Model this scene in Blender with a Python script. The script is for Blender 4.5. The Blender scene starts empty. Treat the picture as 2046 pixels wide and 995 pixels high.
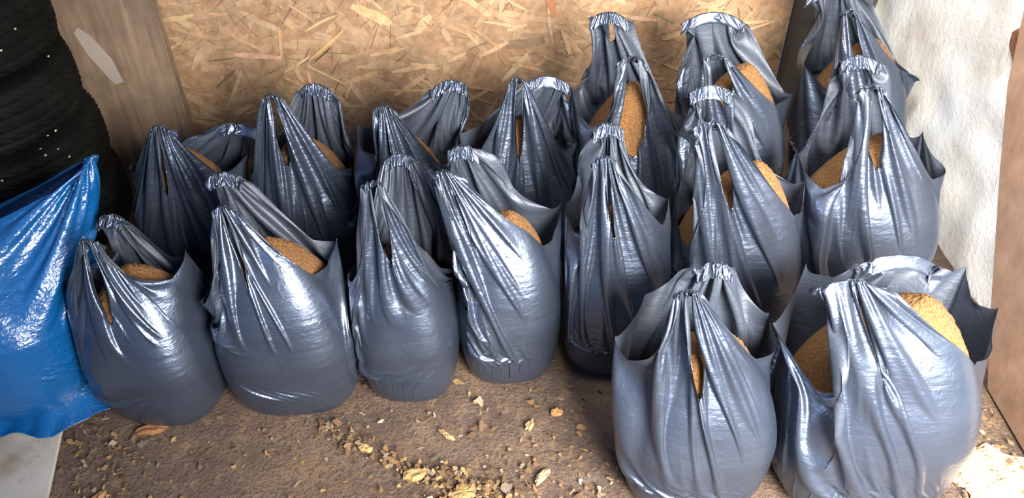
import bpy, math, random, time
import numpy as np
F = np.float32
S = bpy.context.scene
COL = S.collection

# ---------------------------------------------------------------- camera
cam = bpy.data.cameras.new('camera'); cam.sensor_width = 36.0; cam.lens = 36.0*1606/2046
cam.clip_start = .05
cam_ob = bpy.data.objects.new('camera', cam); COL.objects.link(cam_ob)
cam_ob.location = (0, 0, 1.65); cam_ob.rotation_euler = (math.radians(50), 0, 0)
S.camera = cam_ob
# ---------------------------------------------------------------- light
world = bpy.data.worlds.new('world'); S.world = world; world.use_nodes = True
wn = world.node_tree.nodes; wn['Background'].inputs[0].default_value = (.47, .63, 1.0, 1)
wn['Background'].inputs[1].default_value = .38
def area_light(name, loc, target, size, power, color):
    l = bpy.data.lights.new(name, 'AREA'); l.shape = 'RECTANGLE'; l.size, l.size_y = size
    l.energy = power; l.color = color
    o = bpy.data.objects.new(name, l); o.location = loc
    d = np.array(target)-np.array(loc); 
    from mathutils import Vector
    o.rotation_euler = Vector(d.tolist()).to_track_quat('-Z', 'Y').to_euler()
    COL.objects.link(o); return o
kl = area_light('doorway_daylight', (1.15, -.6, 1.55), (1.0, 1.45, .3), (1.25, 1.25), 225, (1, .975, .94)); kl.data.spread = math.radians(102)
area_light('overhead_fill', (.25, 1.15, 2.25), (1.38, 2.0, .75), (.6, .6), 26, (1, .985, .96)).data.spread = math.radians(100)  # added overhead fill without a known source, brightens white wall and right bags
area_light('left_blue_fill', (-1.6, -.6, 2.6), (-.5, 1.8, .3), (1.1, 1.0), 12, (.26, .45, 1))  # added cool fill, no such source seen; gives the left bags blue sheen
S.view_settings.view_transform = 'Standard'; S.view_settings.look = 'None'
S.view_settings.gamma = 1; S.view_settings.use_curve_mapping = False
S.view_settings.exposure = 0.0

# ---------------------------------------------------------------- helpers
def tag(o, label=None, cat=None, group=None, kind=None):
    if label: o['label'] = label
    if cat: o['category'] = cat
    if group: o['group'] = group
    if kind: o['kind'] = kind
    return o
def link_mesh(name, verts, faces, mat, parent=None, smooth=False, normals=None):
    me = bpy.data.meshes.new(name)
    verts = np.asarray(verts, dtype=F)
    if isinstance(faces, np.ndarray):
        nf, k = faces.shape
        me.vertices.add(len(verts)); me.vertices.foreach_set('co', verts.ravel())
        me.loops.add(nf*k); me.loops.foreach_set('vertex_index', faces.ravel().astype(np.int32))
        me.polygons.add(nf); me.polygons.foreach_set('loop_start', np.arange(0, nf*k, k, dtype=np.int32))
        me.update(calc_edges=True)
    else:
        me.from_pydata([tuple(map(float, v)) for v in verts], [], faces); me.update()
    if smooth: me.polygons.foreach_set('use_smooth', [True]*len(me.polygons))
    if normals is not None: me.normals_split_custom_set_from_vertices(normals.tolist())
    for m in (mat if isinstance(mat, (list, tuple)) else [mat]): me.materials.append(m)
    o = bpy.data.objects.new(name, me); COL.objects.link(o)
    if parent: o.parent = parent
    return o
class NT:
    def __init__(s, name):
        s.m = bpy.data.materials.new(name); s.m.use_nodes = True; s.t = s.m.node_tree
        s.b = s.t.nodes['Principled BSDF']
        s.co = s.t.nodes.new('ShaderNodeTexCoord')
    def n(s, kind, ins=None, **kw):
        x = s.t.nodes.new('ShaderNode'+kind)
        for k, v in kw.items(): setattr(x, k, v)
        for k, v in (ins or {}).items():
            if isinstance(v, bpy.types.NodeSocket): s.t.links.new(v, x.inputs[k])
            else: x.inputs[k].default_value = v
        return x
    def ramp(s, fac, stops, interp='LINEAR'):
        r = s.t.nodes.new('ShaderNodeValToRGB'); e = r.color_ramp.elements; r.color_ramp.interpolation = interp
        while len(e) < len(stops): e.new(.5)
        for q, (p, c) in zip(e, stops): q.position = p; q.color = (*c, 1)
        s.t.links.new(fac, r.inputs[0]); return r.outputs[0]
    def set(s, **kw):
        for k, v in kw.items():
            k = k.replace('_', ' ')
            if isinstance(v, bpy.types.NodeSocket): s.t.links.new(v, s.b.inputs[k])
            else: s.b.inputs[k].default_value = v
        return s
    def mix(s, fac, a, b, mode='MIX'):
        x = s.t.nodes.new('ShaderNodeMix'); x.data_type = 'RGBA'; x.blend_type = mode
        for i, v in ((0, fac), (6, a), (7, b)):
            if isinstance(v, bpy.types.NodeSocket): s.t.links.new(v, x.inputs[i])
            else: x.inputs[i].default_value = v if i == 0 else (*v, 1)
        return x.outputs[2]
    def bump(s, h, strength, dist):
        b = s.n('Bump', {'Height': h, 'Strength': strength, 'Distance': dist})
        s.t.links.new(b.outputs[0], s.b.inputs['Normal'])
    def noise(s, scale, detail=4, rough=.55, vec=None, dist=0):
        return s.n('TexNoise', {'Vector': vec or s.co.outputs['Object'], 'Scale': scale, 'Detail': detail, 'Roughness': rough, 'Distortion': dist})
    def mapped(s, scale, rot=(0, 0, 0)):
        return s.n('Mapping', {'Vector': s.co.outputs['Object'], 'Scale': scale, 'Rotation': rot}).outputs[0]

# ---------------------------------------------------------------- materials
def film_material(name, base, rough, metal, crink):
    t = NT(name)
    n1 = t.noise(34, 3, .6, dist=.6); n2 = t.noise(9, 2, .5)
    ridg = t.n('Math', {0: n1.outputs[0], 1: .5}, operation='SUBTRACT'); ab = t.n('Math', {0: ridg.outputs[0]}, operation='ABSOLUTE')
    m3 = t.noise(1, 3, .6, vec=t.mapped((14, 14, 60)))
    h = t.n('Math', {0: ab.outputs[0], 1: m3.outputs[0]}, operation='ADD')
    t.bump(h.outputs[0], crink, .006)
    r = t.n('MapRange', {'Value': n2.outputs[0], 'From Min': .3, 'From Max': .7, 'To Min': rough-.06, 'To Max': rough+.06})
    bf = t.n('NewGeometry').outputs['Backfacing']           # same film inside; its shade is put into a darker, duller inner face
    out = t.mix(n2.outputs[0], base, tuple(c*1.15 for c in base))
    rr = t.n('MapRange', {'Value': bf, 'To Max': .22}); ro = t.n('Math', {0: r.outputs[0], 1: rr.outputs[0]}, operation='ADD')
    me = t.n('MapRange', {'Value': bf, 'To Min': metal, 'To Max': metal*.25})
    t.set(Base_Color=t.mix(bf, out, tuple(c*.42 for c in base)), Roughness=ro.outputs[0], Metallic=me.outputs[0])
    t.b.inputs['Specular IOR Level'].default_value = .7
    return t.m
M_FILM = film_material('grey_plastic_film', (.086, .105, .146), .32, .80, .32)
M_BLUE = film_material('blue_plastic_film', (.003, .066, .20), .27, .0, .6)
t = NT('sawdust')
a = t.noise(210, 4, .7); b_ = t.noise(14, 3, .6)
c = t.ramp(a.outputs[0], [(.3, (.07, .025, .006)), (.5, (.26, .115, .03)), (.66, (.40, .21, .07)), (.8, (.62, .42, .20))])
t.set(Base_Color=t.mix(b_.outputs[0], c, t.mix(.5, c, (.24, .10, .025))), Roughness=.95); t.bump(a.outputs[0], 1.0, .012); M_SAW = t.m
# attribute-coloured wood (flake colours stored per face corner)
def flake_material(name, fib):
    t = NT(name); at = t.n('Attribute', attribute_name='tint')
    n = t.noise(fib, 4, .6, vec=t.mapped((1, 1, 1))); n2 = t.noise(5, 4, .6); n3 = t.noise(120, 3, .7)
    k = t.ramp(n.outputs[0], [(.3, (.72, .68, .62)), (.6, (1.08, 1.05, 1.0))])
    k2 = t.ramp(n2.outputs[0], [(.3, (.78, .74, .70)), (.65, (1.1, 1.08, 1.05))])
    t.set(Base_Color=t.mix(1, t.mix(1, at.outputs['Color'], k, 'MULTIPLY'), k2, 'MULTIPLY'), Roughness=.72)
    t.bump(n3.outputs[0], .35, .003); return t.m
M_OSB = flake_material('pressed_strand_board', 38)
M_CHIP = flake_material('dry_wood_chips', 60)
t = NT('trodden_dirt_floor')
a = t.noise(3.2, 6, .62); b_ = t.noise(26, 6, .7); c = t.noise(110, 4, .7); s_ = t.noise(1, 5, .65, vec=t.mapped((6, 22, 1), (0, 0, .45)))
base = t.ramp(a.outputs[0], [(.32, (.052, .029, .018)), (.52, (.105, .062, .038)), (.7, (.16, .096, .052))])
base = t.mix(t.ramp(b_.outputs[0], [(.52, (0, 0, 0)), (.68, (1, 1, 1))]), base, (.19, .11, .055))
base = t.mix(t.ramp(s_.outputs[0], [(.5, (0, 0, 0)), (.72, (.55, .55, .55))]), base, (.155, .115, .085))
base = t.mix(t.ramp(c.outputs[0], [(.35, (1, 1, 1)), (.5, (0, 0, 0))]), base, (.05, .035, .025))
t.set(Base_Color=base, Roughness=.8); t.bump(t.n('Math', {0: b_.outputs[0], 1: c.outputs[0]}, operation='ADD').outputs[0], .8, .012); M_DIRT = t.m
t = NT('grubby_whitewash')
a = t.noise(4, 6, .65); b_ = t.noise(40, 5, .7); c = t.noise(1, 5, .6, vec=t.mapped((3, 14, 3)))
base = t.ramp(a.outputs[0], [(.3, (.60, .54, .43)), (.42, (.80, .77, .69)), (.6, (.90, .89, .85))])
base = t.mix(t.ramp(b_.outputs[0], [(.6, (0, 0, 0)), (.75, (.7, .7, .7))]), base, (.45, .38, .27))
base = t.mix(t.ramp(c.outputs[0], [(.55, (0, 0, 0)), (.75, (.5, .5, .5))]), base, (.52, .50, .42))
t.set(Base_Color=base, Roughness=.85); t.bump(b_.outputs[0], .5, .008); M_WHITE = t.m
def wood(name, dark, light, vec_scale, rough=.75):
    t = NT(name); g = t.noise(1, 5, .6, vec=t.mapped(vec_scale), dist=.4); n = t.noise(9, 4, .6)
    base = t.ramp(g.outputs[0], [(.3, dark), (.65, light)])
    base = t.mix(t.ramp(n.outputs[0], [(.4, (0, 0, 0)), (.7, (.6, .6, .6))]), base, tuple(x*.6 for x in dark))
    t.set(Base_Color=base, Roughness=rough); t.bump(g.outputs[0], .4, .004); return t.m
M_POST = wood('worn_grey_brown_timber', (.12, .077, .048), (.245, .165, .102), (30, 30, 2.5))
M_SHADEPOST = wood('shadowed_timber', (.025, .02, .015), (.06, .045, .03), (30, 30, 3))  # corner timber and recess, their shadow put into the dark colour
M_BROWN = wood('brown_painted_board', (.25, .145, .09), (.37, .225, .145), (9, 9, 5), .7)
t = NT('pale_board'); a = t.noise(6, 5, .6); b_ = t.noise(70, 3, .7)
base = t.ramp(a.outputs[0], [(.35, (.22, .17, .12)), (.5, (.34, .30, .25)), (.7, (.38, .35, .30))])
t.set(Base_Color=t.mix(t.ramp(b_.outputs[0], [(.62, (0, 0, 0)), (.72, (.8, .8, .8))]), base, (.2, .14, .08)), Roughness=.7); M_PALE = t.m
t = NT('old_rubber'); a = t.noise(12, 4, .6)
t.set(Base_Color=t.ramp(a.outputs[0], [(.35, (.0015, .002, .0015)), (.7, (.006, .007, .0055))]), Roughness=.75); t.b.inputs['Specular IOR Level'].default_value = .12; M_TYRE = t.m
t = NT('rusty_iron'); a = t.noise(60, 4, .7)
t.set(Base_Color=t.ramp(a.outputs[0], [(.35, (.10, .035, .018)), (.65, (.30, .12, .055))]), Roughness=.85); t.bump(a.outputs[0], .5, .003); M_RUST = t.m
t = NT('pale_torn_paper'); t.set(Base_Color=(.27, .22, .18, 1), Roughness=.8); M_PAPER = t.m

# ---------------------------------------------------------------- the setting
rnd = random.Random(11)
# OSB back wall: plane from A to Bp, z up; strands as slightly proud slivers of the same mesh
WA = np.array([-2.5, 2.33]); WB = np.array([1.03, 2.835]); WL = np.linalg.norm(WB-WA); WD = (WB-WA)/WL; WN = np.array([WD[1], -WD[0]])
def tinted(name, V, Fc, tints, mat, smooth=False):
    o = link_mesh(name, V, Fc, mat, smooth=smooth); me = o.data
    at = me.color_attributes.new('tint', 'FLOAT_COLOR', 'CORNER')
    col = []
    for p in me.polygons: col += list(tints[p.index])*p.loop_total
    at.data.foreach_set('color', col); return o
def osb():
    V, Fc, T = [], [], []
    def P(u, w, d): q = WA+WD*u+WN*d; return (q[0], q[1], w)
    def quad(a, b, c, d, tint): k = len(V); V.extend([a, b, c, d]); Fc.append((k, k+1, k+2, k+3)); T.append(tint)
    hgt = 1.5
    base = (.25, .15, .08, 1)
    quad(P(0, 0, 0), P(WL, 0, 0), P(WL, hgt, 0), P(0, hgt, 0), base)
    quad(P(WL, 0, 0), P(WL, 0, -.02), P(WL, hgt, -.02), P(WL, hgt, 0), base)
    quad(P(WL, 0, -.02), P(0, 0, -.02), P(0, hgt, -.02), P(WL, hgt, -.02), base)
    quad(P(0, hgt, 0), P(WL, hgt, 0), P(WL, hgt, -.02), P(0, hgt, -.02), base)
    quad(P(0, 0, -.02), P(WL, 0, -.02), P(WL, 0, 0), P(0, 0, 0), base)
    quad(P(0, 0, -.02), P(0, 0, 0), P(0, hgt, 0), P(0, hgt, -.02), base)
    pal = [(.41, .27, .155), (.44, .29, .165), (.38, .245, .14), (.46, .31, .18), (.42, .265, .15), (.36, .22, .125), (.40, .26, .15), (.44, .30, .175)]
    def flake(u, w, L, wd, ang, tint, d):
        k = len(V); n = 5; pts = []
        ca, sa = math.cos(ang), math.sin(ang); bend = rnd.uniform(-.12, .12)*L
        for sgn in (1, -1):
            for q in range(n):
                tt = q/(n-1) if sgn == 1 else 1-q/(n-1)
                x = (tt-.5)*L+rnd.uniform(-.04, .04)*L; y = sgn*wd/2*(1-.5*abs(2*tt-1)**3)+rnd.uniform(-.1, .1)*wd + bend*(tt-.5)**2
                pts.append(P(min(max(u+x*ca-y*sa, .002), WL-.002), min(max(w+x*sa+y*ca, .002), hgt-.002), d+.0006*tt))
        V.extend(pts); Fc.append(tuple(range(k+len(pts)-1, k-1, -1))); T.append((*tint, 1))
    N = 1500
    for i in range(N):
        u, w = rnd.uniform(.7, WL), rnd.uniform(0, .95)
        L = rnd.uniform(.07, .19) if i < N*.75 else rnd.uniform(.015, .06); wd = rnd.uniform(.012, .04) if i < N*.75 else rnd.uniform(.003, .009)
        ang = rnd.gauss(0, .75)+(math.pi/2 if rnd.random() < .12 else 0)
        c = rnd.choice(pal); k = rnd.uniform(.82, 1.14)
        if rnd.random() < .05: k *= .82
        if rnd.random() < .06: k *= 1.12
        flake(u, w, L, wd, ang, tuple(x*k*.66 for x in c), .0008+.0035*i/N)
    for _ in range(260):
        flake(rnd.uniform(.9, WL), rnd.uniform(0, .9), rnd.uniform(.02, .11), rnd.uniform(.0015, .004), rnd.gauss(0, .7), tuple(x*rnd.uniform(.25, .5) for x in rnd.choice(pal)), .0046)
    for _ in range(160):
        flake(rnd.uniform(.9, WL), rnd.uniform(0, .9), rnd.uniform(.05, .16), rnd.uniform(.008, .022), rnd.gauss(0, .8), tuple(x*rnd.uniform(.78, .95) for x in rnd.choice(pal)), .0050)
    def at_px(x, z, L, wd, deg, tint):        # strands with a place of their own
        u = (x-WA[0])/WD[0]; flake(u, z, L, wd, math.radians(deg), tuple(c*.66 for c in tint), .0052)
    at_px(.125, .54, .17, .035, -72, (.42, .17, .085))
    at_px(-.48, .50, .15, .035, -30, (.60, .40, .21))
    at_px(-.64, .40, .16, .014, 38, (.58, .37, .17))
    at_px(-1.0, .37, .09, .006, 4, (.22, .09, .045))
    at_px(-1.0, .30, .10, .008, 40, (.20, .11, .05))
    at_px(-.66, .365, .08, .004, 38, (.07, .04, .02))
    at_px(-.78, .27, .07, .012, -32, (.60, .38, .18))
    at_px(.14, .46, .10, .010, 2, (.46, .23, .11))
    at_px(-.05, .44, .14, .010, -12, (.60, .42, .23))
    return tinted('wall_back', V, Fc, T, M_OSB)
tag(osb(), kind='structure')
def box(name, x0, x1, y0, y1, z0, z1, mat, parent=None, bev=.004):
    import bmesh
    bm = bmesh.new(); bmesh.ops.create_cube(bm, size=1)
    for v in bm.verts: v.co = ((x0+x1)/2+v.co.x*(x1-x0), (y0+y1)/2+v.co.y*(y1-y0), (z0+z1)/2+v.co.z*(z1-z0))
    if bev: bmesh.ops.bevel(bm, geom=bm.edges[:], offset=bev, segments=2, affect='EDGES')
    me = bpy.data.meshes.new(name); bm.to_mesh(me); bm.free(); me.materials.append(mat)
    o = bpy.data.objects.new(name, me); COL.objects.link(o)
    if parent: o.parent = parent
    return o
# floor with gentle unevenness
def smooth_noise(x, y, seed):
    r = np.random.default_rng(seed); z = np.zeros_like(x)
    for k in range(22):
        f = r.uniform(4, 45); a = r.uniform(0, 6.28); ph = r.uniform(0, 6.28)
        z += np.sin((x*np.cos(a)+y*np.sin(a))*f+ph)/(f**.8)
    return z
xs = np.linspace(-2.6, 2.2, 420); ys = np.linspace(.2, 3.1, 260); X, Y = np.meshgrid(xs, ys)
Z = smooth_noise(X, Y, 4)*.006; Z -= Z.max()+.0005
V = np.stack([X, Y, Z], -1).reshape(-1, 3); j, i = np.meshgrid(np.arange(259), np.arange(419), indexing='ij'); k = j*420+i
tag(link_mesh('floor', V, np.stack([k, k+1, k+421, k+420], -1).reshape(-1, 4), M_DIRT, smooth=True), kind='structure')
# whitewashed right wall, slightly wavy
ys = np.linspace(.9, 3.0, 120); zs = np.linspace(-.02, 1.5, 90); Yw, Zw = np.meshgrid(ys, zs)
Xw = 1.385+smooth_noise(Yw, Zw, 9)*.012
nV = Yw.size; V = np.concatenate([np.stack([Xw, Yw, Zw], -1).reshape(-1, 3), np.stack([Xw*0+1.46, Yw, Zw], -1).reshape(-1, 3)])
j, i = np.meshgrid(np.arange(89), np.arange(119), indexing='ij'); k = j*120+i
f1 = np.stack([k, k+120, k+121, k+1], -1).reshape(-1, 4); f2 = np.stack([k, k+1, k+121, k+120], -1).reshape(-1, 4)+nV
tag(link_mesh('wall_right', V, np.concatenate([f1, f2]), M_WHITE, smooth=True), kind='structure')
tag(box('trim_corner', 1.035, 1.10, 2.77, 2.85, -.02, 1.5, M_SHADEPOST), kind='structure')
tag(box('wall_alcove', 1.10, 1.40, 2.93, 2.97, -.02, 1.5, M_SHADEPOST), kind='structure')
# broad timber post standing against the back wall on the left
post = box('trim_post', -.155, .155, -.03, .03, -.02, 1.5, M_POST, bev=.006)
post.location = (-1.295, 2.455, 0); post.rotation_euler = (0, 0, math.atan2(WD[1], WD[0])); tag(post, kind='structure')
paper = link_mesh('torn_paper_scrap', [(-.02, 0, -.10), (.012, 0, -.105), (.03, 0, -.02), (.022, 0, .07), (.005, 0, .11), (-.018, 0, .10), (-.028, 0, .02)],
    [(0, 1, 2, 3, 4, 5, 6)], M_PAPER)
sm_ = paper.modifiers.new('s', 'SOLIDIFY'); sm_.thickness = .001
paper.location = (-1.347, 2.4135, .443); paper.rotation_euler = (0, -.36, math.atan2(WD[1], WD[0]))
tag(paper, 'pale torn paper scrap stuck on the wide timber post behind the tyres', 'paper scrap')

# ---------------------------------------------------------------- stacked tyres
def tyre(x, y, z, rz, label):
    R, Wd, na = .315, .195, 288
    pr = []                                     # (radius, height, tread?) across the section, outside and back inside
    for q in np.linspace(-1, 1, 49): pr.append((R-.012*abs(q)**4, q*Wd*.42, 1))
    for a_ in np.linspace(0, 1, 10)[1:]: pr.append((R-.02-(R-.205)*a_*.95-.0*a_, Wd*.42+.018*math.sin(a_*math.pi*.8), 0))
    pr.append((.20, Wd*.36, 0)); pr.append((.215, Wd*.30, 0)); pr.append((.285, Wd*.25, 0)); pr.append((.295, 0, 0))
    pr.append((.285, -Wd*.25, 0)); pr.append((.215, -Wd*.30, 0)); pr.append((.20, -Wd*.36, 0))
    for a_ in np.linspace(1, 0, 10)[:-1]: pr.append((R-.02-(R-.205)*a_*.95, -Wd*.42-.018*math.sin(a_*math.pi*.8), 0))
    P = len(pr); V = []
    for k in range(na):
        t = 2*math.pi*k/na
        for (r, h, tr) in pr:
            if tr:
                g = min(abs(h-gx) for gx in (-.052, -.018, .018, .052))
                if g < .0045: r -= .008
                elif (k+int(h*300)) % 6 == 0 and abs(h) > .02: r -= .006
            V.append((r*math.cos(t), r*math.sin(t), h+Wd*.42+.018))
    V = np.array(V); k, q = np.meshgrid(np.arange(na), np.arange(P), indexing='ij'); k2 = (k+1) % na; q2 = (q+1) % P
    o = link_mesh('tyre', V, np.stack([k*P+q, k2*P+q, k2*P+q2, k*P+q2], -1).reshape(-1, 4), M_TYRE, smooth=False)
    o.location = (x, y, z); o.rotation_euler = (0, 0, rz)
    return tag(o, label, 'tyre', 'stacked black tyres')
tyre(-1.57, 2.08, .002, .2, 'black rubber tyre lying at the bottom of the stack beside the blue sack')
tyre(-1.585, 2.09, .204, 1.1, 'black rubber tyre in the middle of the stack by the timber post')
tyre(-1.60, 2.08, .406, 2.3, 'black rubber tyre near the top of the stack at the left edge')
tyre(-1.61, 2.09, .608, 0.3, 'black rubber tyre topmost in the stack, cut by the picture corner')

# ---------------------------------------------------------------- brown board leaning by the right wall, rusty bracket, pale board
def slab(name, outline, thick, axis, mat):
    n = len(outline); V = []
    for s_ in (0, thick):
        for (a_, b_) in outline: V.append((s_, a_, b_) if axis == 'x' else (a_, b_, s_))
    Fc = [tuple(range(n)), tuple(range(2*n-1, n-1, -1))]+[(i_, n+i_, n+(i_+1) % n, (i_+1) % n) for i_ in range(n)]
    o = link_mesh(name, V, Fc, mat); b = o.modifiers.new('b', 'BEVEL'); b.width = .004; b.segments = 2; return o
o = slab('brown_board', [(1.39, .0), (1.50, .15), (1.60, .30), (1.72, .48), (1.83, .66), (1.93, .95), (1.25, .95), (1.02, .0)], .045, 'x', M_BROWN)
o.location = (1.255, 0, 0); tag(o, 'brown painted wooden board leaning on the white wall at the right edge', 'board')
o = slab('rusty_bracket', [(1.93, .575), (1.985, .60), (2.0, .63), (2.05, .66), (2.06, .695), (2.035, .72), (2.01, .69), (1.97, .70), (1.93, .71)], .012, 'x', M_RUST)
o.location = (1.362, .0, .0); tag(o, 'rusty iron bracket fixed on the white wall above the brown board', 'bracket')
o = slab('pale_board', [(-1.135, 1.27), (-1.135, 1.42), (-1.9, 1.5), (-1.9, .7), (-1.03, .86)][::-1], .009, 'z', M_PALE)
o.location = (0, 0, -.008); tag(o, 'pale flat board on the ground under the blue sack', 'board')


# ---------------------------------------------------------------- the filled bags: relaxed as inextensible film over their fill
NEXP = 2.8
def prof(zz, _=0):
    """half width of the fill relative to its fullest, zz = height / shoulder height"""
    t=np.clip(zz,0,1); u=np.clip(t/.8,0,1)
    return .74+.26*np.sqrt(np.clip(1-(1-u)**2,0,1))-.06*np.clip(1-t/.10,0,1)**2
class P: pass
DOME=1.5
BEND=[(.03,.005),(.015,.0),(.012,.0)]
def setup(bags):
    p=P(); B=len(bags)
    g=lambda k,d=None: np.array([b.get(k,d) for b in bags],F).reshape(B,1,1)
    p.B=B
    p.cx,p.cy,p.a,p.b,p.hc,p.z1=g('cx'),g('cy'),g('a'),g('b'),g('hc'),g('z1')
    yaw=g('yaw',0.); p.c=np.cos(yaw); p.s=np.sin(yaw)
    p.n=g('n',2.8); p.C=g('C'); p.Hr=g('Hr')
    p.wf=g('wf',.085); p.wb=g('wb',.085); p.tf=g('tf',.06)
    p.sl0=g('sl0',.30); p.slw=g('slw',.03); p.slo=g('slo',.03)
    p.blw=g('blw',.03); p.blo=g('blo',.03); p.bl0=g('bl0',.2)
    pk=np.array([b['pf'] for b in bags],F); bk=np.array([b['pb'] for b in bags],F)
    p.pf=pk.T.reshape(3,B,1,1); p.pb=bk.T.reshape(3,B,1,1)
    p.gf=g('gf',.05); p.gb=g('gb',.07)
    p.df=g('df',1.); p.db=g('db',1.)
    p.roll=g('roll',.035)
    p.ph=np.random.default_rng(77).uniform(0,6.28,(6,B,1,1)).astype(F)
    # material handle heights from the path length body front -> peak
    zb=p.z1
    def bodypt(side):
        x=0; y=side*p.b
        return np.concatenate([p.cx-p.s*y,p.cy+p.c*y,zb+0*p.a],axis=1)  # B,3,1
    fr=bodypt(-1)[:,:,0]; bkp=bodypt(1)[:,:,0]
    p.Hf=(bags_arr(bags,'z1')+np.linalg.norm(pk-fr,axis=1)*np.array([b.get('df',1.03) for b in bags])).astype(F).reshape(B,1,1)+p.roll
    p.Hb=(bags_arr(bags,'z1')+np.linalg.norm(bk-bkp,axis=1)*np.array([b.get('db',1.08) for b in bags])).astype(F).reshape(B,1,1)+p.roll
    return p
def bags_arr(b,k): return np.array([x[k] for x in b],F)
def sm(x): x=np.clip(x,0,1); return x*x*(3-2*x)
def fields(p,M,N):
    i=np.arange(N,dtype=F)/N; i=i.reshape(1,1,N)
    v=(np.arange(M+1,dtype=F)/M).reshape(1,M+1,1)
    d0=(i+.5)%1-.5                 # signed distance from front in turns
    d1=i-.5
    sf=d0*p.C; sb=d1*p.C
    bf=1-sm((np.abs(sf)-p.wf)/p.tf); bb=1-sm((np.abs(sb)-p.wb)/p.tf)
    H=p.Hr+(p.Hf-p.Hr)*bf+(p.Hb-p.Hr)*bb
    h=v*H
    wfac=np.minimum(prof(h/p.z1)+.012,1.)
    s=i*p.C*wfac
    Cw=p.C*wfac
    # slit widths
    def slit(sx,H0,Ht,w):
        t=(h-H0)/(Ht-.035-H0)
        ww=.5*w*np.sqrt(np.clip(1-(2*t-1)**2,0,1))**.6
        return (t>0)&(t<1)&(np.abs(sx)<ww)
    # H0 as metres below the handle top
    hf=slit(sf+0*h,p.Hf-p.sl0,p.Hf,p.slw); hb=slit(sb+0*h,p.Hb-p.bl0,p.Hb,p.blw)
    return dict(s=s,h=h,H=H,bf=bf+0*H,bb=bb+0*H,sf=sf+0*h,sb=sb+0*h,v=v+0*h,i=i,hole=hf|hb,hf=hf,hb=hb,Cw=Cw)
def body(p,q,z):
    """point on the fill at turn q (0 = front), height z; local superellipse"""
    th=2*np.pi*q-np.pi/2
    c,s=np.cos(th),np.sin(th)
    r=(np.abs(c)**p.n+np.abs(s)**p.n)**(-1/p.n)
    pr=prof(z/p.z1,0)
    x=p.a*r*c*pr; y=p.b*r*s*pr
    return p.cx+p.c*x-p.s*y, p.cy+p.s*x+p.c*y
def init(p,M,N,rng):
    f=fields(p,M,N); h=f['h']; q=f['i']
    z=np.minimum(h,p.z1)
    X,Y=body(p,q+0*h,z)
    Z=z.copy()
    t=np.clip((h-p.z1)/(f['H']-p.z1),0,1)
    bx,by=body(p,q+0*h,p.z1+0*h)
    ex=f['sf']/ (p.wf+p.tf)*p.gf*.5; ex2=f['sb']/(p.wb+p.tf)*p.gb*.5
    # rim targets
    rx=bx+(bx-p.cx)*.02; ry=by+(by-p.cy)*.02; rz=p.z1+(p.Hr-p.z1)*.95+0*h
    # arc towards peaks
    fx=p.pf[0]+p.c*ex; fy=p.pf[1]+p.s*ex; fz=p.pf[2]+0*h
    gx=p.pb[0]-p.c*ex2; gy=p.pb[1]-p.s*ex2; gz=p.pb[2]+0*h
    wf,wb=f['bf'],f['bb']; w0=1-wf-wb
    tx=rx*w0+fx*wf+gx*wb; ty=ry*w0+fy*wf+gy*wb; tz=rz*w0+fz*wf+gz*wb
    m=h>p.z1
    X=np.where(m,bx+(tx-bx)*t,X);Y=np.where(m,by+(ty-by)*t,Y);Z=np.where(m,p.z1+(tz-p.z1)*t,Z)
    pos=np.stack([X,Y,Z]).astype(F)
    # smooth noise normal to the film
    th=2*np.pi*q-np.pi/2
    nz=np.zeros_like(h)
    for k in (9,14,21,33):
        ph=rng.uniform(0,6.28,(p.B,1,1)).astype(F); amp=rng.uniform(.5,1,(p.B,1,1)).astype(F)
        nz+=amp*np.sin(2*np.pi*k*q+ph+3*t)
    nz*=.006*t
    pos[0]+=nz*(p.c*np.cos(th)-p.s*np.sin(th)); pos[1]+=nz*(p.s*np.cos(th)+p.c*np.sin(th))
    pos+=rng.normal(0,.0006,pos.shape).astype(F)
    return pos,f
def upsample(pos):
    # bilinear x2 with smoothing (Catmull-like) ; periodic in N
    a=pos
    n=(9*(a+np.roll(a,-1,3))-(np.roll(a,1,3)+np.roll(a,-2,3)))/16
    o=np.empty(a.shape[:3]+(a.shape[3]*2,),F); o[...,0::2]=a; o[...,1::2]=n
    b=o; m=.5*(b[:,:,1:]+b[:,:,:-1])
    m[:,:,1:-1]=(9*(b[:,:,1:-2]+b[:,:,2:-1])-(b[:,:,:-3]+b[:,:,3:]))/16
    r=np.empty((3,b.shape[1],b.shape[2]*2-1,b.shape[3]),F); r[:,:,0::2]=b; r[:,:,1::2]=m
    return r
def neigh(p,bags,maxk=7):
    B=p.B; cs=np.array([[b['cx'],b['cy']] for b in bags]); R=np.array([max(b['a'],b['b']) for b in bags])
    idx=[]
    for i in range(B):
        d=np.linalg.norm(cs-cs[i],axis=1); o=[j for j in np.argsort(d) if j!=i and d[j]<R[i]+R[j]+.22][:maxk]
        idx.append(o+[-1]*(maxk-len(o)))
    return np.array(idx)
def collide_content(p,pos,sel=None,m=.003,k=1.):
    g=(lambda q:q) if sel is None else (lambda q:q[sel])
    cx,cy,a,b,hc,z1,c,s,n=map(g,(p.cx,p.cy,p.a,p.b,p.hc,p.z1,p.c,p.s,p.n))
    dx=pos[0]-cx; dy=pos[1]-cy; z=pos[2]
    lx=(c*dx+s*dy)/(a+m); ly=(c*dy-s*dx)/(b+m)
    q=(np.abs(lx)**n+np.abs(ly)**n)**(1/n)+1e-6
    pr=prof(z/z1,0)
    low=z<z1
    sc=np.where(low,pr/q,1/(q**DOME+(np.maximum(z-z1,0)/(hc+m-z1))**DOME+1e-9)**(1/DOME))
    ins=(sc>1)&(z>-.05)
    sc=np.where(ins,1+(np.minimum(sc,1.6)-1)*k,1)
    return dx,dy,sc,ins&~low,z1,cx,cy
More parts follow.
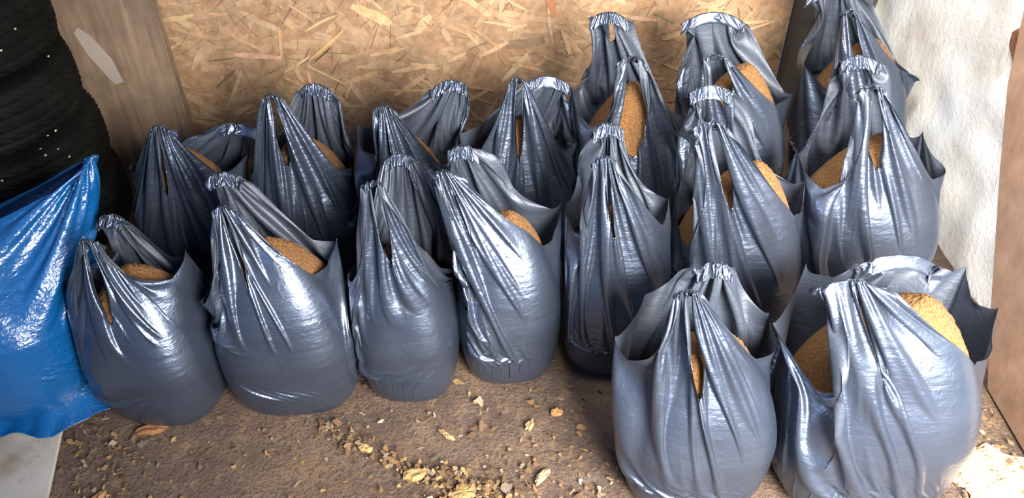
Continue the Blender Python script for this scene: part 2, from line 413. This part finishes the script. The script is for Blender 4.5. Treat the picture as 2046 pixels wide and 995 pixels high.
def run(p,bags,pos,f,M,N,iters,rng,g=.00006,bend=(.12,.06),nb=None,damp=.6,log=False):
    s=f['s'];h=f['h']
    hole=f['hole']
    W=np.ones_like(h); 
    # pins
    top=np.zeros_like(h,bool); top[:,-1,:]=True
    hw=(np.abs(f['sf'])<p.wf*1.0)&top; hbk=(np.abs(f['sb'])<p.wb*1.0)&top
    W[:,0,:]=0
    crest=np.abs(h-(f['H']-p.roll))<.5/M*f['H']*1.01
    cwf=(np.abs(f['sf'])<p.wf)&crest; cwb=(np.abs(f['sb'])<p.wb)&crest
    hw|=cwf; hbk|=cwb
    W[hw]=0;W[hbk]=0
    q1,q2=f['sf']/p.wf,f['sb']/p.wb
    warp=lambda q,k: q+.16*np.sin(q*4.3+p.ph[k])+.07*np.sin(q*9.7+p.ph[k+1])
    ex=warp(q1,0)*p.gf*.5; ex2=warp(q2,2)*p.gb*.5
    amp=lambda ga: .0042*np.clip(.06/ga,.15,1)
    cr=np.sin(f['sf']*2*np.pi/.026+2*np.sin(q1*3+p.ph[4]))*amp(p.gf); cr2=np.sin(f['sb']*2*np.pi/.028+2*np.sin(q2*3+p.ph[5]))*amp(p.gb)
    def tgt(pk,e,cw,sg,ga):
        over=np.where(top,1.,0.)*sg
        dz=-(2*e/ga)**2*np.clip(.22*ga,.012,.09)-np.where(top,.78*p.roll,0.)
        ly=cw*np.where(top,.5,1)+over*p.roll*.55
        return [pk[0]+sg*p.c*e-p.s*ly, pk[1]+sg*p.s*e+p.c*ly, pk[2]+dz]
    T1=tgt(p.pf,ex,cr,1,p.gf);T2=tgt(p.pb,ex2,cr2,-1,p.gb)
    STK=np.clip((p.z1*.6-h)/(.6*p.z1),0,1)*.03
    q0=f['i']+0*h; zb_=np.minimum(h,p.z1); bX,bY=body(p,q0,zb_); 
    for k in range(3):
        pos[k]=np.where(hw,T1[k],pos[k]); pos[k]=np.where(hbk,T2[k],pos[k])
    for k_,bg in enumerate(bags):
        for (q,tx,ty,tz) in bg.get('ears',()):
            i_=int(round(q*N))%N
            if f['bf'][k_,-1,i_]>.9 or f['bb'][k_,-1,i_]>.9: continue
            for jj in (M,M-1)[:1 if M<100 else 2]:
                pos[:,k_,jj,i_]=(tx,ty,tz-(M-jj)*.0035); W[k_,jj,i_]=0
    Cw=f['Cw']
    hol=hole.astype(F); 
    prev=pos.copy()
    D=dict()
    def prep(dj,di):
        # arrays for edge (j,i)->(j+dj,i+di), all j,i
        a=(slice(None),slice(0,M+1-dj) ,slice(None))
        h2=np.roll(h,-di,2)[:,dj:]; o2=np.roll(hol,-di,2)[:,dj:]; w2=np.roll(W,-di,2)[:,dj:]
        L=np.sqrt((di/N*.5*(Cw[:,:M+1-dj]+np.roll(Cw,-di,2)[:,dj:]))**2+(h2-h[:,:M+1-dj])**2)
        w1=W[:,:M+1-dj]; o1=hol[:,:M+1-dj]
        act=1-np.maximum(o1,o2)
        return L,w1,w2,act
    def solve_pair(A,Bv,L,w1,w2,act,k,compress):
        d=Bv-A; l=np.sqrt((d*d).sum(0))+1e-9
        c=(l-L)
        if compress: c=np.minimum(c,0)
        cor=(k*c*act/(w1+w2+1e-6)/l)
        d*=cor
        A+=d*w1; Bv-=d*w2
    st=[]
    # horizontal
    L,w1,w2,act=prep(0,1)
    for par in(0,1): st.append(('h',par,L[:,:,par::2],w1[:,:,par::2],w2[:,:,par::2],act[:,:,par::2]))
    L,w1,w2,act=prep(1,0)
    for par in(0,1): st.append(('v',par,L[:,par::2],w1[:,par::2],w2[:,par::2],act[:,par::2]))
    for di in(1,-1):
        L,w1,w2,act=prep(1,di)
        for par in(0,1): st.append(('d%d'%di,par,L[:,par::2],w1[:,par::2],w2[:,par::2],act[:,par::2]))
    b2=prep(0,2); b2v=prep(2,0); b4=prep(0,4) ; b4v=prep(4,0)
    # slit opening
    e=.012
    nearf=(np.abs(f['sf'])<p.slw*.5+e)&(np.abs(f['sf'])>0)&(h>p.Hf-p.sl0+.02)&(h<p.Hf-.05)&(~hole)
    nearb=(np.abs(f['sb'])<p.blw*.5+e)&(np.abs(f['sb'])>0)&(h>p.Hb-p.bl0+.02)&(h<p.Hb-.05)&(~hole)
    tt=(h-(p.Hf-p.sl0))/p.sl0; opf=np.where(nearf,np.sign(f['sf'])*np.maximum(np.sin(np.pi*np.clip(tt,0,1)),0)**.7*p.slo*.5,0)
    tt=(h-(p.Hb-p.bl0))/p.bl0; opb=np.where(nearb,-np.sign(f['sb'])*np.maximum(np.sin(np.pi*np.clip(tt,0,1)),0)**.7*p.blo*.5,0)
    for it in range(iters):
        v=(pos-prev)*damp; np.clip(v,-.004,.004,out=v)
        prev=pos.copy()
        pos+=v*W
        pos[2]-=g*W*(h>p.z1*.7)
        for kind,par,L,w1,w2,act in st:
            if kind=='h':
                if par==0: solve_pair(pos[:,:,:,0::2],pos[:,:,:,1::2],L,w1,w2,act,1.,False)
                else:
                    Bv=np.roll(pos[:,:,:,0::2],-1,3); solve_pair(pos[:,:,:,1::2],Bv,L,w1,w2,act,1.,False); pos[:,:,:,0::2]=np.roll(Bv,1,3)
            elif kind=='v':
                nn=L.shape[1]
                solve_pair(pos[:,:,par:par+2*nn:2],pos[:,:,par+1:par+1+2*nn:2],L,w1,w2,act,1.,False)
            else:
                di=int(kind[1:]); nn=L.shape[1]
                A=pos[:,:,par:par+2*nn:2]; Bv=np.roll(pos[:,:,par+1:par+1+2*nn:2],-di,3)
                solve_pair(A,Bv,L,w1,w2,act,.6,False)
                pos[:,:,par+1:par+1+2*nn:2]=np.roll(Bv,di,3)
        # bending, jacobi
        for (L,w1,w2,act),sh,ax,k in ((b2,2,'h',bend[0]),(b4,4,'h',bend[1])):
            Bv=np.roll(pos,-sh,3); d=Bv-pos; l=np.sqrt((d*d).sum(0))+1e-9
            cor=k*.5*np.minimum(l-L,0)*act/l; d*=cor
            pos+=d*W; pos-=np.roll(d,sh,3)*W
        for (L,w1,w2,act),sh,k in ((b2v,2,bend[0]),(b4v,4,bend[1])):
            d=pos[:,:,sh:]-pos[:,:,:-sh]; l=np.sqrt((d*d).sum(0))+1e-9
            cor=k*.5*np.minimum(l-L,0)*act/l; d*=cor
            pos[:,:,:-sh]+=d*W[:,:-sh]; pos[:,:,sh:]-=d*W[:,sh:]
        # slit opening: move towards lateral offset from handle axis
        if True:
            for near,op,pk in ((nearf,opf,p.pf),(nearb,opb,p.pb)):
                lat=(pos[0]-pk[0])*p.c+(pos[1]-pk[1])*p.s
                # axis = mean lateral of the near verts by row
                cnt=near.sum(2,keepdims=True)+1e-6
                ax_=(lat*near).sum(2,keepdims=True)/cnt
                dl=np.where(near,(op+ax_-lat)*.15,0)
                pos[0]+=dl*p.c; pos[1]+=dl*p.s
        # friction against the fill keeps the lower film in place
        pos[0]+=(bX-pos[0])*STK;pos[1]+=(bY-pos[1])*STK;pos[2]+=(zb_-pos[2])*STK
        # own fill
        dx,dy,sc,hi,z1,cx,cy=collide_content(p,pos)
        pos[0]=np.where(W>0,cx+dx*sc,pos[0]);pos[1]=np.where(W>0,cy+dy*sc,pos[1])
        pos[2]=np.where(hi&(W>0),z1+(pos[2]-z1)*sc,pos[2])
        if it%3==0 and nb is not None:
            for k in range(nb.shape[1]):
                ix=nb[:,k]; ok=np.where(ix>=0)[0]
                if len(ok)==0: continue
                sub=pos[:,ok]; Ws=W[ok]
                dx,dy,sc,hi,z1,cx,cy=collide_content(p,sub,ix[ok],m=.008)
                mv=(sc>1)&(Ws>0)
                sub[0]=np.where(mv,cx+dx*sc,sub[0]);sub[1]=np.where(mv,cy+dy*sc,sub[1]);sub[2]=np.where(mv&hi,z1+(sub[2]-z1)*sc,sub[2])
                # keep to one's own side low down
                ax=p.cx[ok];ay=p.cy[ok];bx=p.cx[ix[ok]];by=p.cy[ix[ok]]
                ra=(p.a+p.b)[ok];rb=(p.a+p.b)[ix[ok]]
                nx=bx-ax;ny=by-ay;dl=np.sqrt(nx*nx+ny*ny);nx/=dl;ny/=dl
                lim=dl*ra/(ra+rb)
                pr=(sub[0]-ax)*nx+(sub[1]-ay)*ny-lim+.004
                pr=np.maximum(pr,0)*np.clip((p.wallz-sub[2])/.05,0,1)*.6*(Ws>0)
                sub[0]-=pr*nx;sub[1]-=pr*ny
                pos[:,ok]=sub
        np.maximum(pos[2],.002,out=pos[2],where=(W>0))
        if p.wall is not None:
            for (px,py,nx,ny) in p.wall:
                d=(pos[0]-px)*nx+(pos[1]-py)*ny
                d=np.minimum(d-.01,0)*(W>0)
                pos[0]-=d*nx;pos[1]-=d*ny
    return pos
def simulate(bags,walls=None,seed=3,levels=((40,96,400),(80,192,300),(160,384,150))):
    rng=np.random.default_rng(seed)
    p=setup(bags); p.wall=walls; p.wallz=.36
    nb=neigh(p,bags)
    pos=None
    for li,(M,N,it) in enumerate(levels):
        if pos is None: pos,f=init(p,M,N,rng)
        else:
            pos=upsample(pos); f=fields(p,M,N)
            pos+=rng.normal(0,.0004,pos.shape).astype(F)
        t=time.time()
        pos=run(p,bags,pos,f,M,N,it,rng,nb=nb,bend=BEND[li],g=[.000015,.00001,.000006][li])
        print('level',M,N,it,'%.1fs'%(time.time()-t),flush=True)
    return p,pos,f

def make_film(k, p, pos, f, mat, parent):
    """one bag of film: body, and each handle loop as a part; shading normals shared across the seams"""
    P_ = pos[:, k]; M1, N = P_.shape[1:]
    du = np.roll(P_, -1, 2)-np.roll(P_, 1, 2); dv = np.empty_like(P_); dv[:, 1:-1] = P_[:, 2:]-P_[:, :-2]; dv[:, 0] = P_[:, 1]-P_[:, 0]; dv[:, -1] = P_[:, -1]-P_[:, -2]
    nr = np.cross(du, dv, axis=0); nr /= np.linalg.norm(nr, axis=0)+1e-12
    co = np.moveaxis(P_, 0, -1).reshape(-1, 3); nr = np.moveaxis(nr, 0, -1).reshape(-1, 3)
    j, i = np.meshgrid(np.arange(M1-1), np.arange(N), indexing='ij'); i2 = (i+1) % N
    q = np.stack([j*N+i, j*N+i2, (j+1)*N+i2, (j+1)*N+i], -1).reshape(-1, 4)
    hole = f['hole'][k].reshape(-1); q = q[~hole[q].any(1)]
    h = f['h'][k].reshape(-1); Hk = f['H'][k].reshape(-1)
    sf, sb = f['sf'][k].reshape(-1), f['sb'][k].reshape(-1)
    hl = lambda s_, w, H, sl: (np.abs(s_) < w+.35*float(p.tf[k, 0, 0])) & (h > H-sl+.02)
    A = hl(sf, float(p.wf[k, 0, 0]), float(p.Hf[k, 0, 0]), float(p.sl0[k, 0, 0])); Bm = hl(sb, float(p.wb[k, 0, 0]), float(p.Hb[k, 0, 0]), float(p.bl0[k, 0, 0]))
    fa, fb = A[q].all(1), Bm[q].all(1) & ~A[q].all(1)
    def piece(name, qq, par, bottom=False):
        used, inv = np.unique(qq, return_inverse=True); v = co[used]; n = nr[used]; fc = inv.reshape(-1, 4)
        o = link_mesh(name, v, fc, mat, parent=par, smooth=True, normals=n); return o
    return piece, q, fa, fb, co, N
def bag_object(k, p, pos, f, spec):
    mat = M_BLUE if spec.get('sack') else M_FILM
    piece, q, fa, fb, co, N = make_film(k, p, pos, f, mat, None)
    e = bpy.data.objects.new('plastic_sack' if spec.get('sack') else 'carrier_bag', None); COL.objects.link(e)
    e.empty_display_size = .05
    e.location = (spec['cx'], spec['cy'], 0)
    co -= np.array([spec['cx'], spec['cy'], 0], F)
    tag(e, spec['label'], 'sack' if spec.get('sack') else 'bag', None if spec.get('sack') else 'grey carrier bags of sawdust')
    if spec.get('sack'):
        piece('film', q, e)
    else:
        piece('bag_body', q[~fa & ~fb], e)
        piece('handle', q[fa], e); piece('handle', q[fb], e)
    ring = co[:N][::4]; o = link_mesh('base', np.concatenate([ring, [ring.mean(0)]]), [((t_+1) % len(ring), t_, len(ring)) for t_ in range(len(ring))], mat, parent=e)
def sawdust(spec):
    """heap of sawdust filling the bag: rounded box with a domed lumpy top"""
    n, m_ = 120, 70; th = np.linspace(0, 2*np.pi, n, endpoint=False); V = []
    a, b, hc, z1 = spec['a']*.965, spec['b']*.965, spec['hc']-.002, spec['z1']; yw = spec.get('yaw', 0.)
    c, s = np.cos(th), np.sin(th); r = (np.abs(c)**NEXP+np.abs(s)**NEXP)**(-1/NEXP)
    r_ = np.random.default_rng(int(abs(spec['cx']*977+spec['cy']*131)*10)); ph = r_.uniform(0, 6.28, (8, 3)); fq = r_.uniform(12, 60, (8, 2))
    for jj in range(m_):
        t = jj/(m_-1)
        if t < .35: z = z1*t/.35; pr = float(prof(np.array(z/z1), 0)); x, y = a*r*c*pr, b*r*s*pr; zz = z+0*x+.003
        else:
            u = (t-.35)/.65*np.pi/2; rr = max(np.cos(u)**(2/DOME), 1e-3); x, y = a*r*c*rr, b*r*s*rr; zz = z1+(hc-z1)*np.sin(u)**(2/DOME)+0*x
            lump = sum(np.sin(x*fq[q, 0]+ph[q, 0])*np.sin(y*fq[q, 1]+ph[q, 1])/fq[q].mean() for q in range(8))
            zz = zz+lump*.03*np.sin(u)-.006*np.sin(u)+r_.normal(0, .0018, n)
        V.append(np.stack([math.cos(yw)*x-math.sin(yw)*y, math.sin(yw)*x+math.cos(yw)*y, zz], -1))
    V = np.concatenate(V); j, i = np.meshgrid(np.arange(m_-1), np.arange(n), indexing='ij'); i2 = (i+1) % n
    o = link_mesh('sawdust_heap', V, np.stack([j*n+i, j*n+i2, (j+1)*n+i2, (j+1)*n+i], -1).reshape(-1, 4), M_SAW, smooth=True)
    o.location = (spec['cx'], spec['cy'], 0)
    tag(o, spec['slabel'], 'sawdust', 'sawdust in the bags', 'stuff')
B0 = dict(C=1.0, Hr=.44, wf=.095, tf=.085, wb=.13, gf=.045, gb=.07, df=.985, db=1.05, sl0=.22, slw=.018, slo=.03, bl0=.17, blw=0., blo=0., yaw=0.)
def bag(cx, cy, a, b, hc, z1, pf, pb, label, slabel, **kw):
    d = dict(B0, cx=cx, cy=cy, a=a, b=b, hc=hc, z1=z1, pf=pf, pb=pb, label=label, slabel=slabel)
    per = 2*math.pi*math.sqrt((a*a+b*b)/2)*1.06
    d['hc'] += .02; d['C'] = per*kw.pop('slack', 1.09); d['Hr'] = kw.pop('Hr', z1+.205); d.update(kw); return d
BAGS = [
 bag(-.885, 1.387, .155, .145, 0.42, 0.175, (-.938, 1.37, .528), (-.975, 1.55, .46), 'grey carrier bag at the left end of the front row, against the blue sack', 'sawdust in the leftmost front-row bag', yaw=-.15, wf=.125, wb=.10, slack=1.1, ears=[(.25, -.765, 1.44, .445), (.76, -1.075, 1.43, .36)]),
 bag(-.56, 1.417, 0.170, .145, 0.48, 0.195, (-.642, 1.42, .582), (-.69, 1.585, .56), 'second grey carrier bag from the left in the front row, pointed handle leaning left', 'sawdust in the second front-row bag from the left', slo=.02, yaw=.05, wb=.10, ears=[(.27, -.43, 1.52, .41)]),
 bag(-.265, 1.452, .125, .135, 0.44, 0.195, (-.304, 1.44, .635), (-.27, 1.63, .583), 'narrow upright grey carrier bag, third from the left in the front row, slim handle slot', 'sawdust in the narrow third front-row bag', slw=.025, slo=.035, gf=.05, slack=1.13),
 bag(-.01, 1.517, .130, .14, 0.48, 0.215, (-.154, 1.49, .630), (-.12, 1.64, .60), 'grey carrier bag, fourth from left in the front row, peak far left', 'sawdust in the fourth front-row bag', slo=.005, slw=.012, yaw=.1, slack=1.13, wf=.095, wb=.09, Hr=.38, ears=[(.30, .125, 1.62, .45)]),
 bag(.27, 1.547, .138, .14, 0.48, 0.215, (.209, 1.51, .654), (.236, 1.70, .625), 'grey carrier bag with sharp tall peak, fifth from left in the front row', 'sawdust in the front-row bag with the sharp tall peak', slo=.012, slw=.012, wf=.125, ears=[(.28, .39, 1.62, .46), (.72, .135, 1.60, .465)]),
 bag(.595, 1.640, 0.165, .15, 0.54, 0.235, (.455, 1.58, .702), (.49, 1.77, .69), 'bright grey carrier bag directly behind the nearer left bag, tall looped handle', 'sawdust in the bag with the tall looped handle', slo=.04, slw=.03, gf=.075, blo=.10, gb=.12, blw=.05, sl0=.26, wf=.11, Hr=.40, ears=[(.28, .755, 1.70, .46)]),
 bag(.975, 1.770, 0.195, .16, 0.54, 0.235, (.871, 1.74, .709), (.90, 1.91, .70), 'large grey carrier bag beside the white wall, directly behind the nearest right bag', 'sawdust in the large bag beside the white wall', slo=.05, slw=.03, gf=.06, blo=.09, gb=.1, blw=.05, sl0=.24, wf=.12, ears=[(.30, 1.11, 1.87, .50), (.75, .755, 1.80, .49)]),
 bag(.415, 1.137, 0.165, .145, 0.46, 0.195, (.332, 1.11, .617), (.43, 1.28, .54), 'nearest-left grey carrier bag of the front pair, with steep pointed handle', 'sawdust in the nearest bag on the left of the front pair', slo=.035, slw=.022, sl0=.27, wf=.16, tf=.06, ears=[(.76, .215, 1.17, .43), (.66, .29, 1.28, .445), (.33, .56, 1.25, .42)]),
 bag(.80, 1.142, 0.200, .165, 0.56, 0.235, (.634, 1.11, .644), (.86, 1.35, .50), 'widest grey bag at bottom right, mouth wide open over a big sawdust mound', 'big sawdust mound in the widest open bag at bottom right', gf=.11, gb=.22, sl0=.25, slo=.012, slw=.015, slack=1.2, blw=.0, blo=0., wf=.125, tf=.08, wb=.12, Hr=.41, ears=[(.27, 1.035, 1.23, .455), (.755, .55, 1.20, .44), (.37, 1.03, 1.37, .45), (.65, .66, 1.36, .475)]),
 bag(-.93, 1.860, 0.155, .14, 0.44, 0.195, (-.907, 1.78, .570), (-.80, 1.99, .45), 'grey carrier bag at the left end of the back row, below the timber post', 'sawdust in the leftmost back-row bag', slo=.005, slw=.012, wf=.12, gb=.2, wb=.10, ears=[(.30, -.74, 1.93, .41)]),
 bag(-.585, 1.89, .145, .14, 0.46, 0.195, (-.616, 1.83, .632), (-.555, 2.02, .56), 'second grey bag from left in the back row, tall pointed handle with dark slot', 'sawdust in the second back-row bag from the left', slo=.03, slw=.02, gb=.08),
 bag(-.30, 1.90, .138, .14, 0.46, 0.195, (-.335, 1.84, .594), (-.17, 2.04, .56), 'third grey carrier bag from the left in the back row, before the strand board', 'sawdust in the third back-row bag', slo=.005, slw=.012, wf=.12, gb=.1, ears=[(.74, -.43, 1.93, .49)]),
 bag(.025, 1.990, 0.155, .14, 0.46, 0.205, (.016, 1.93, .625), (.10, 2.12, .53), 'grey carrier bag in the middle of the back row, long straight slot in its handle', 'sawdust in the middle back-row bag', slo=.022, slw=.018, sl0=.26, gb=.15, ears=[(.745, -.15, 1.97, .43), (.27, .19, 2.0, .38)]),
 bag(.35, 2.070, 0.160, .145, 0.52, 0.225, (.327, 2.00, .653), (.275, 2.18, .70), 'grey carrier bag with two tall open loops in front of the strand board', 'sawdust seen through the tall open loops', slo=.10, slw=.055, gf=.07, blo=.04, blw=.03, gb=.10, sl0=.31, bl0=.13, ears=[(.73, .175, 2.10, .52)]),
 bag(.69, 2.150, 0.160, .145, 0.54, 0.235, (.570, 2.07, .623), (.60, 2.27, .66), 'grey carrier bag below the right end of the strand board, wide drooping back handle', 'sawdust in the bag below the right end of the strand board', slo=.07, slw=.05, gf=.08, gb=.22, wb=.15, sl0=.17, ears=[(.27, .86, 2.19, .43)]),
 bag(1.14, 2.360, 0.165, .15, 0.52, 0.235, (1.009, 2.30, .655), (1.05, 2.50, .66), 'rearmost grey carrier bag in the corner by the white wall', 'sawdust in the rearmost corner bag', slo=.04, slw=.03, sl0=.2, gb=.2, ears=[(.24, 1.30, 2.32, .41), (.75, .935, 2.35, .45)]),
 dict(B0, cx=-1.345, cy=1.435, a=.20, b=.27, hc=.46, z1=.26, C=1.60, Hr=.47, pf=(-1.02, 1.62, .575), pb=(-1.60, 1.48, .35), yaw=1.6, wf=.25, tf=.15, wb=.25, gf=.09, gb=.3, df=1.1, db=1.15,
      slw=.0, slo=0., blw=0., blo=0., sack=True, label='big crumpled blue plastic sack at the left edge in front of the tyres'),
]
t0 = time.time()
p_, pos_, f_ = simulate(BAGS, walls=[(1.37, 0, -1, 0), (WA[0], WA[1], WN[0], WN[1])])
for k_, sp_ in enumerate(BAGS):
    bag_object(k_, p_, pos_, f_, sp_)
    if not sp_.get('sack'): sawdust(sp_)


# loose corner of the blue sack spread on the ground
def sack_flap(parent):
    n = 60; V = []
    for i in range(n+1):
        for j in range(n+1):
            u, v = i/n, j/n
            x = -1.02-.62*u; y0 = 1.33-.10*min(u*4, 1)**.7+.012*math.sin(u*23)
            y = y0+.16*v+.0*u; x += .0*v-.06*v*(1-u)
            z = .004+.13*v**2.2+.006*abs(math.sin(u*31+2*v))*(1-v)+.008*math.sin(u*14)*v*(1-v)*2
            V.append((x, y, max(z, .004)))
    k = lambda i, j: i*(n+1)+j
    o = link_mesh('loose_corner', V, [(k(i, j), k(i+1, j), k(i+1, j+1), k(i, j+1)) for i in range(n) for j in range(n)], M_BLUE, smooth=True)
    m = o.modifiers.new('s', 'SOLIDIFY'); m.thickness = .001
    o.parent = parent; o.location = tuple(-c for c in parent.location)
sack_flap(bpy.data.objects['plastic_sack'])

# ---------------------------------------------------------------- wood chips on the ground
def ground_chips(n, place, smin, smax, flat=.22):
    V, Fc, T = [], [], []
    pal = [(.40, .25, .10), (.34, .19, .07), (.27, .14, .06), (.44, .29, .14), (.22, .12, .06), (.38, .30, .21)]
    for _ in range(n):
        x, y = place(); s = rnd.uniform(smin, smax)*(1.5 if rnd.random() < .15 else 1); e = rnd.uniform(.2, .9); an = rnd.uniform(0, 6.28); k = len(V); m_ = rnd.randint(6, 10)
        tx, ty = rnd.gauss(0, flat), rnd.gauss(0, flat)
        pts = []
        for q in range(m_):
            t_ = 2*math.pi*q/m_; r = s*rnd.uniform(.35, 1.25); px, py = r*math.cos(t_), r*e*math.sin(t_)
            pts.append((px*math.cos(an)-py*math.sin(an), px*math.sin(an)+py*math.cos(an)))
        zz = [tx*p[0]+ty*p[1] for p in pts]; z0 = .001-min(zz)
        for p, z in zip(pts, zz): V.append((x+p[0], y+p[1], z0+z+.0012))
        for p, z in zip(pts, zz): V.append((x+p[0]*.95, y+p[1]*.95, z0+z))
        Fc.append(tuple(range(k, k+m_))); c = rnd.choice(pal); g = rnd.uniform(.3, .8); T.append((c[0]*g, c[1]*g, c[2]*g, 1))
        for q in range(m_): Fc.append((k+q, k+m_+q, k+m_+(q+1) % m_, k+(q+1) % m_)); T.append((c[0]*.7, c[1]*.7, c[2]*.7, 1))
    return V, Fc, T
def place_a():
    while True:
        r = rnd.random()
        if r < .30: x, y = rnd.uniform(-1.1, .6), rnd.uniform(.9, 1.5)
        elif r < .42:
            q = rnd.random(); x = -.50+q*.38+rnd.gauss(0, .02); y = 1.285-q*.17+rnd.gauss(0, .018)+.03*math.sin(q*3.1)*-1
        elif r < .62: x, y = rnd.gauss(-.08, .05), rnd.gauss(1.07, .03)
        elif r < .84: x, y = rnd.uniform(1.0, 1.26), rnd.uniform(.85, 1.35)
        elif r < .90: x, y = rnd.uniform(-.1, .3), rnd.uniform(.95, 1.2)
        else: x, y = rnd.gauss(-.98, .07), rnd.gauss(1.15, .12)
        if x < -1.02+(-.1)*(y-.86)/.4 or (x > 1.24 and y > 1.0) or x > 1.36: continue
        if any(abs(x-s_['cx']) < s_['a']*.93 and abs(y-s_['cy']) < s_['b']*.93 for s_ in BAGS): continue
        return x, y
V, Fc, T = ground_chips(1400, place_a, .002, .011)
tag(tinted('wood_chips', V, Fc, T, M_CHIP), 'small tan wood chips and sawdust crumbs scattered over the dirt floor', 'wood chips', kind='stuff')
def flake_obj(x, y, s, e, an, tint, label):
    V = []; m_ = 14; r_ = random.Random(int(x*1000)+7)
    top = []
    for q in range(m_):
        t_ = 2*math.pi*q/m_; r = s*r_.uniform(.7, 1.1); px, py = r*math.cos(t_), r*e*math.sin(t_)
        top.append((px*math.cos(an)-py*math.sin(an), px*math.sin(an)+py*math.cos(an)))
    V = [(0, 0, .007)]+[(p[0]*.55, p[1]*.55, .006+r_.uniform(0, .006)) for p in top]+[(p[0], p[1], .003+r_.uniform(0, .006)) for p in top]+[(p[0]*.9, p[1]*.9, -.001) for p in top]
    Fc = [(0, 1+q, 1+(q+1) % m_) for q in range(m_)]
    for L in (0, 1): Fc += [(1+L*m_+q, 1+(L+1)*m_+q, 1+(L+1)*m_+(q+1) % m_, 1+L*m_+(q+1) % m_) for q in range(m_)]
    Fc.append(tuple(range(1+3*m_-1, 2*m_, -1)))
    o = tinted('wood_flake', V, Fc, [(*[c*.75 for c in tint], 1)]*len(Fc), M_CHIP); o.location = (x, y, 0); tag(o, label, 'wood flake', 'large wood flakes on the floor')
YL = (.36, .24, .09)
flake_obj(-.113, 1.075, .032, .75, .5, YL, 'largest square-ish yellow wood flake lying on the open floor near the bottom edge')
flake_obj(-.155, 1.035, .034, .5, .7, (.42, .20, .07), 'orange-brown wood flake touching the largest yellow flake')
flake_obj(.072, 1.12, .032, .38, .9, (.52, .35, .19), 'long pale wood flake on the floor left of the front tall-handled bag')
flake_obj(-.235, 1.125, .028, .7, .2, YL, 'round yellow wood flake at the end of the chip trail')
flake_obj(-.36, 1.20, .024, .5, -.5, (.47, .31, .12), 'yellow wood flake in the middle of the chip trail')
flake_obj(-.165, 1.24, .028, .25, -.7, (.50, .33, .16), 'thin stick-like wood flake between chip trail and bags')
flake_obj(.045, 1.27, .018, .6, 1.1, (.54, .36, .16), 'small tan wood flake on bare floor under the middle bags')
flake_obj(.115, 1.31, .017, .7, .3, (.50, .25, .09), 'small orange wood flake on bare floor under the middle bags')
flake_obj(-.97, 1.03, .05, .5, 1.2, (.40, .22, .08), 'large dull brown wood flake beside the pale board')
flake_obj(-.90, 1.26, .045, .5, .3, (.27, .12, .045), 'dark orange bark flake in front of the leftmost bag')

def spill(x0, y0, R, hgt, label):
    n, m_ = 90, 40; V = [(0, 0, hgt)]; r_ = np.random.default_rng(5)
    for j in range(1, m_):
        for i in range(n):
            t_ = 2*math.pi*i/n; e = R*(1+.25*math.sin(3*t_+1)+.12*math.sin(7*t_)); q = j/(m_-1)
            V.append((e*q*math.cos(t_)*.7, e*q*math.sin(t_), (hgt+.004)*(1-q*q)-.004+r_.normal(0, .0016)))
    Fc = [(0, 1+i, 1+(i+1) % n) for i in range(n)]+[(1+j*n+i, 1+(j+1)*n+i, 1+(j+1)*n+(i+1) % n, 1+j*n+(i+1) % n) for j in range(m_-2) for i in range(n)]
    tt = [((.46, .36, .24, 1), (.36, .25, .15, 1), (.52, .43, .31, 1))[r_.integers(3)] for _ in Fc]  # real debris, but its pale tints stand in for sunlight on the ground
    o = tinted('sunlit_sawdust', V, Fc, tt, M_CHIP, smooth=True); o.location = (x0, y0, 0); tag(o, label, 'sawdust', kind='stuff')
spill(1.14, 1.10, .15, .008, 'spilled sawdust with sunlight in its pale colour, between widest bag and brown board')
# pale flecks stuck on the tyres
V, Fc = [], []
for _ in range(34):
    t_ = rnd.uniform(-1.9, -.1); z = rnd.uniform(.22, .75); x, y = -1.59+.3165*math.cos(t_), 2.085+.3165*math.sin(t_); s_ = rnd.uniform(.0015, .005); k = len(V)
    for q in range(6):
        a_ = q*math.pi/3; V.append((x-math.sin(t_)*s_*math.cos(a_), y+math.cos(t_)*s_*math.cos(a_), z+s_*math.sin(a_)*rnd.uniform(.5, 1)))
    V.append((x+.003*math.cos(t_), y+.003*math.sin(t_), z)); V.append((x-.006*math.cos(t_), y-.006*math.sin(t_), z))
    Fc += [(k+q, k+(q+1) % 6, k+6) for q in range(6)]+[(k+(q+1) % 6, k+q, k+7) for q in range(6)]
tag(tinted('sawdust_flecks', V, Fc, [(.5, .44, .33, 1)]*len(Fc), M_CHIP), 'pale sawdust flecks stuck on the black tyre treads', 'sawdust', kind='stuff')
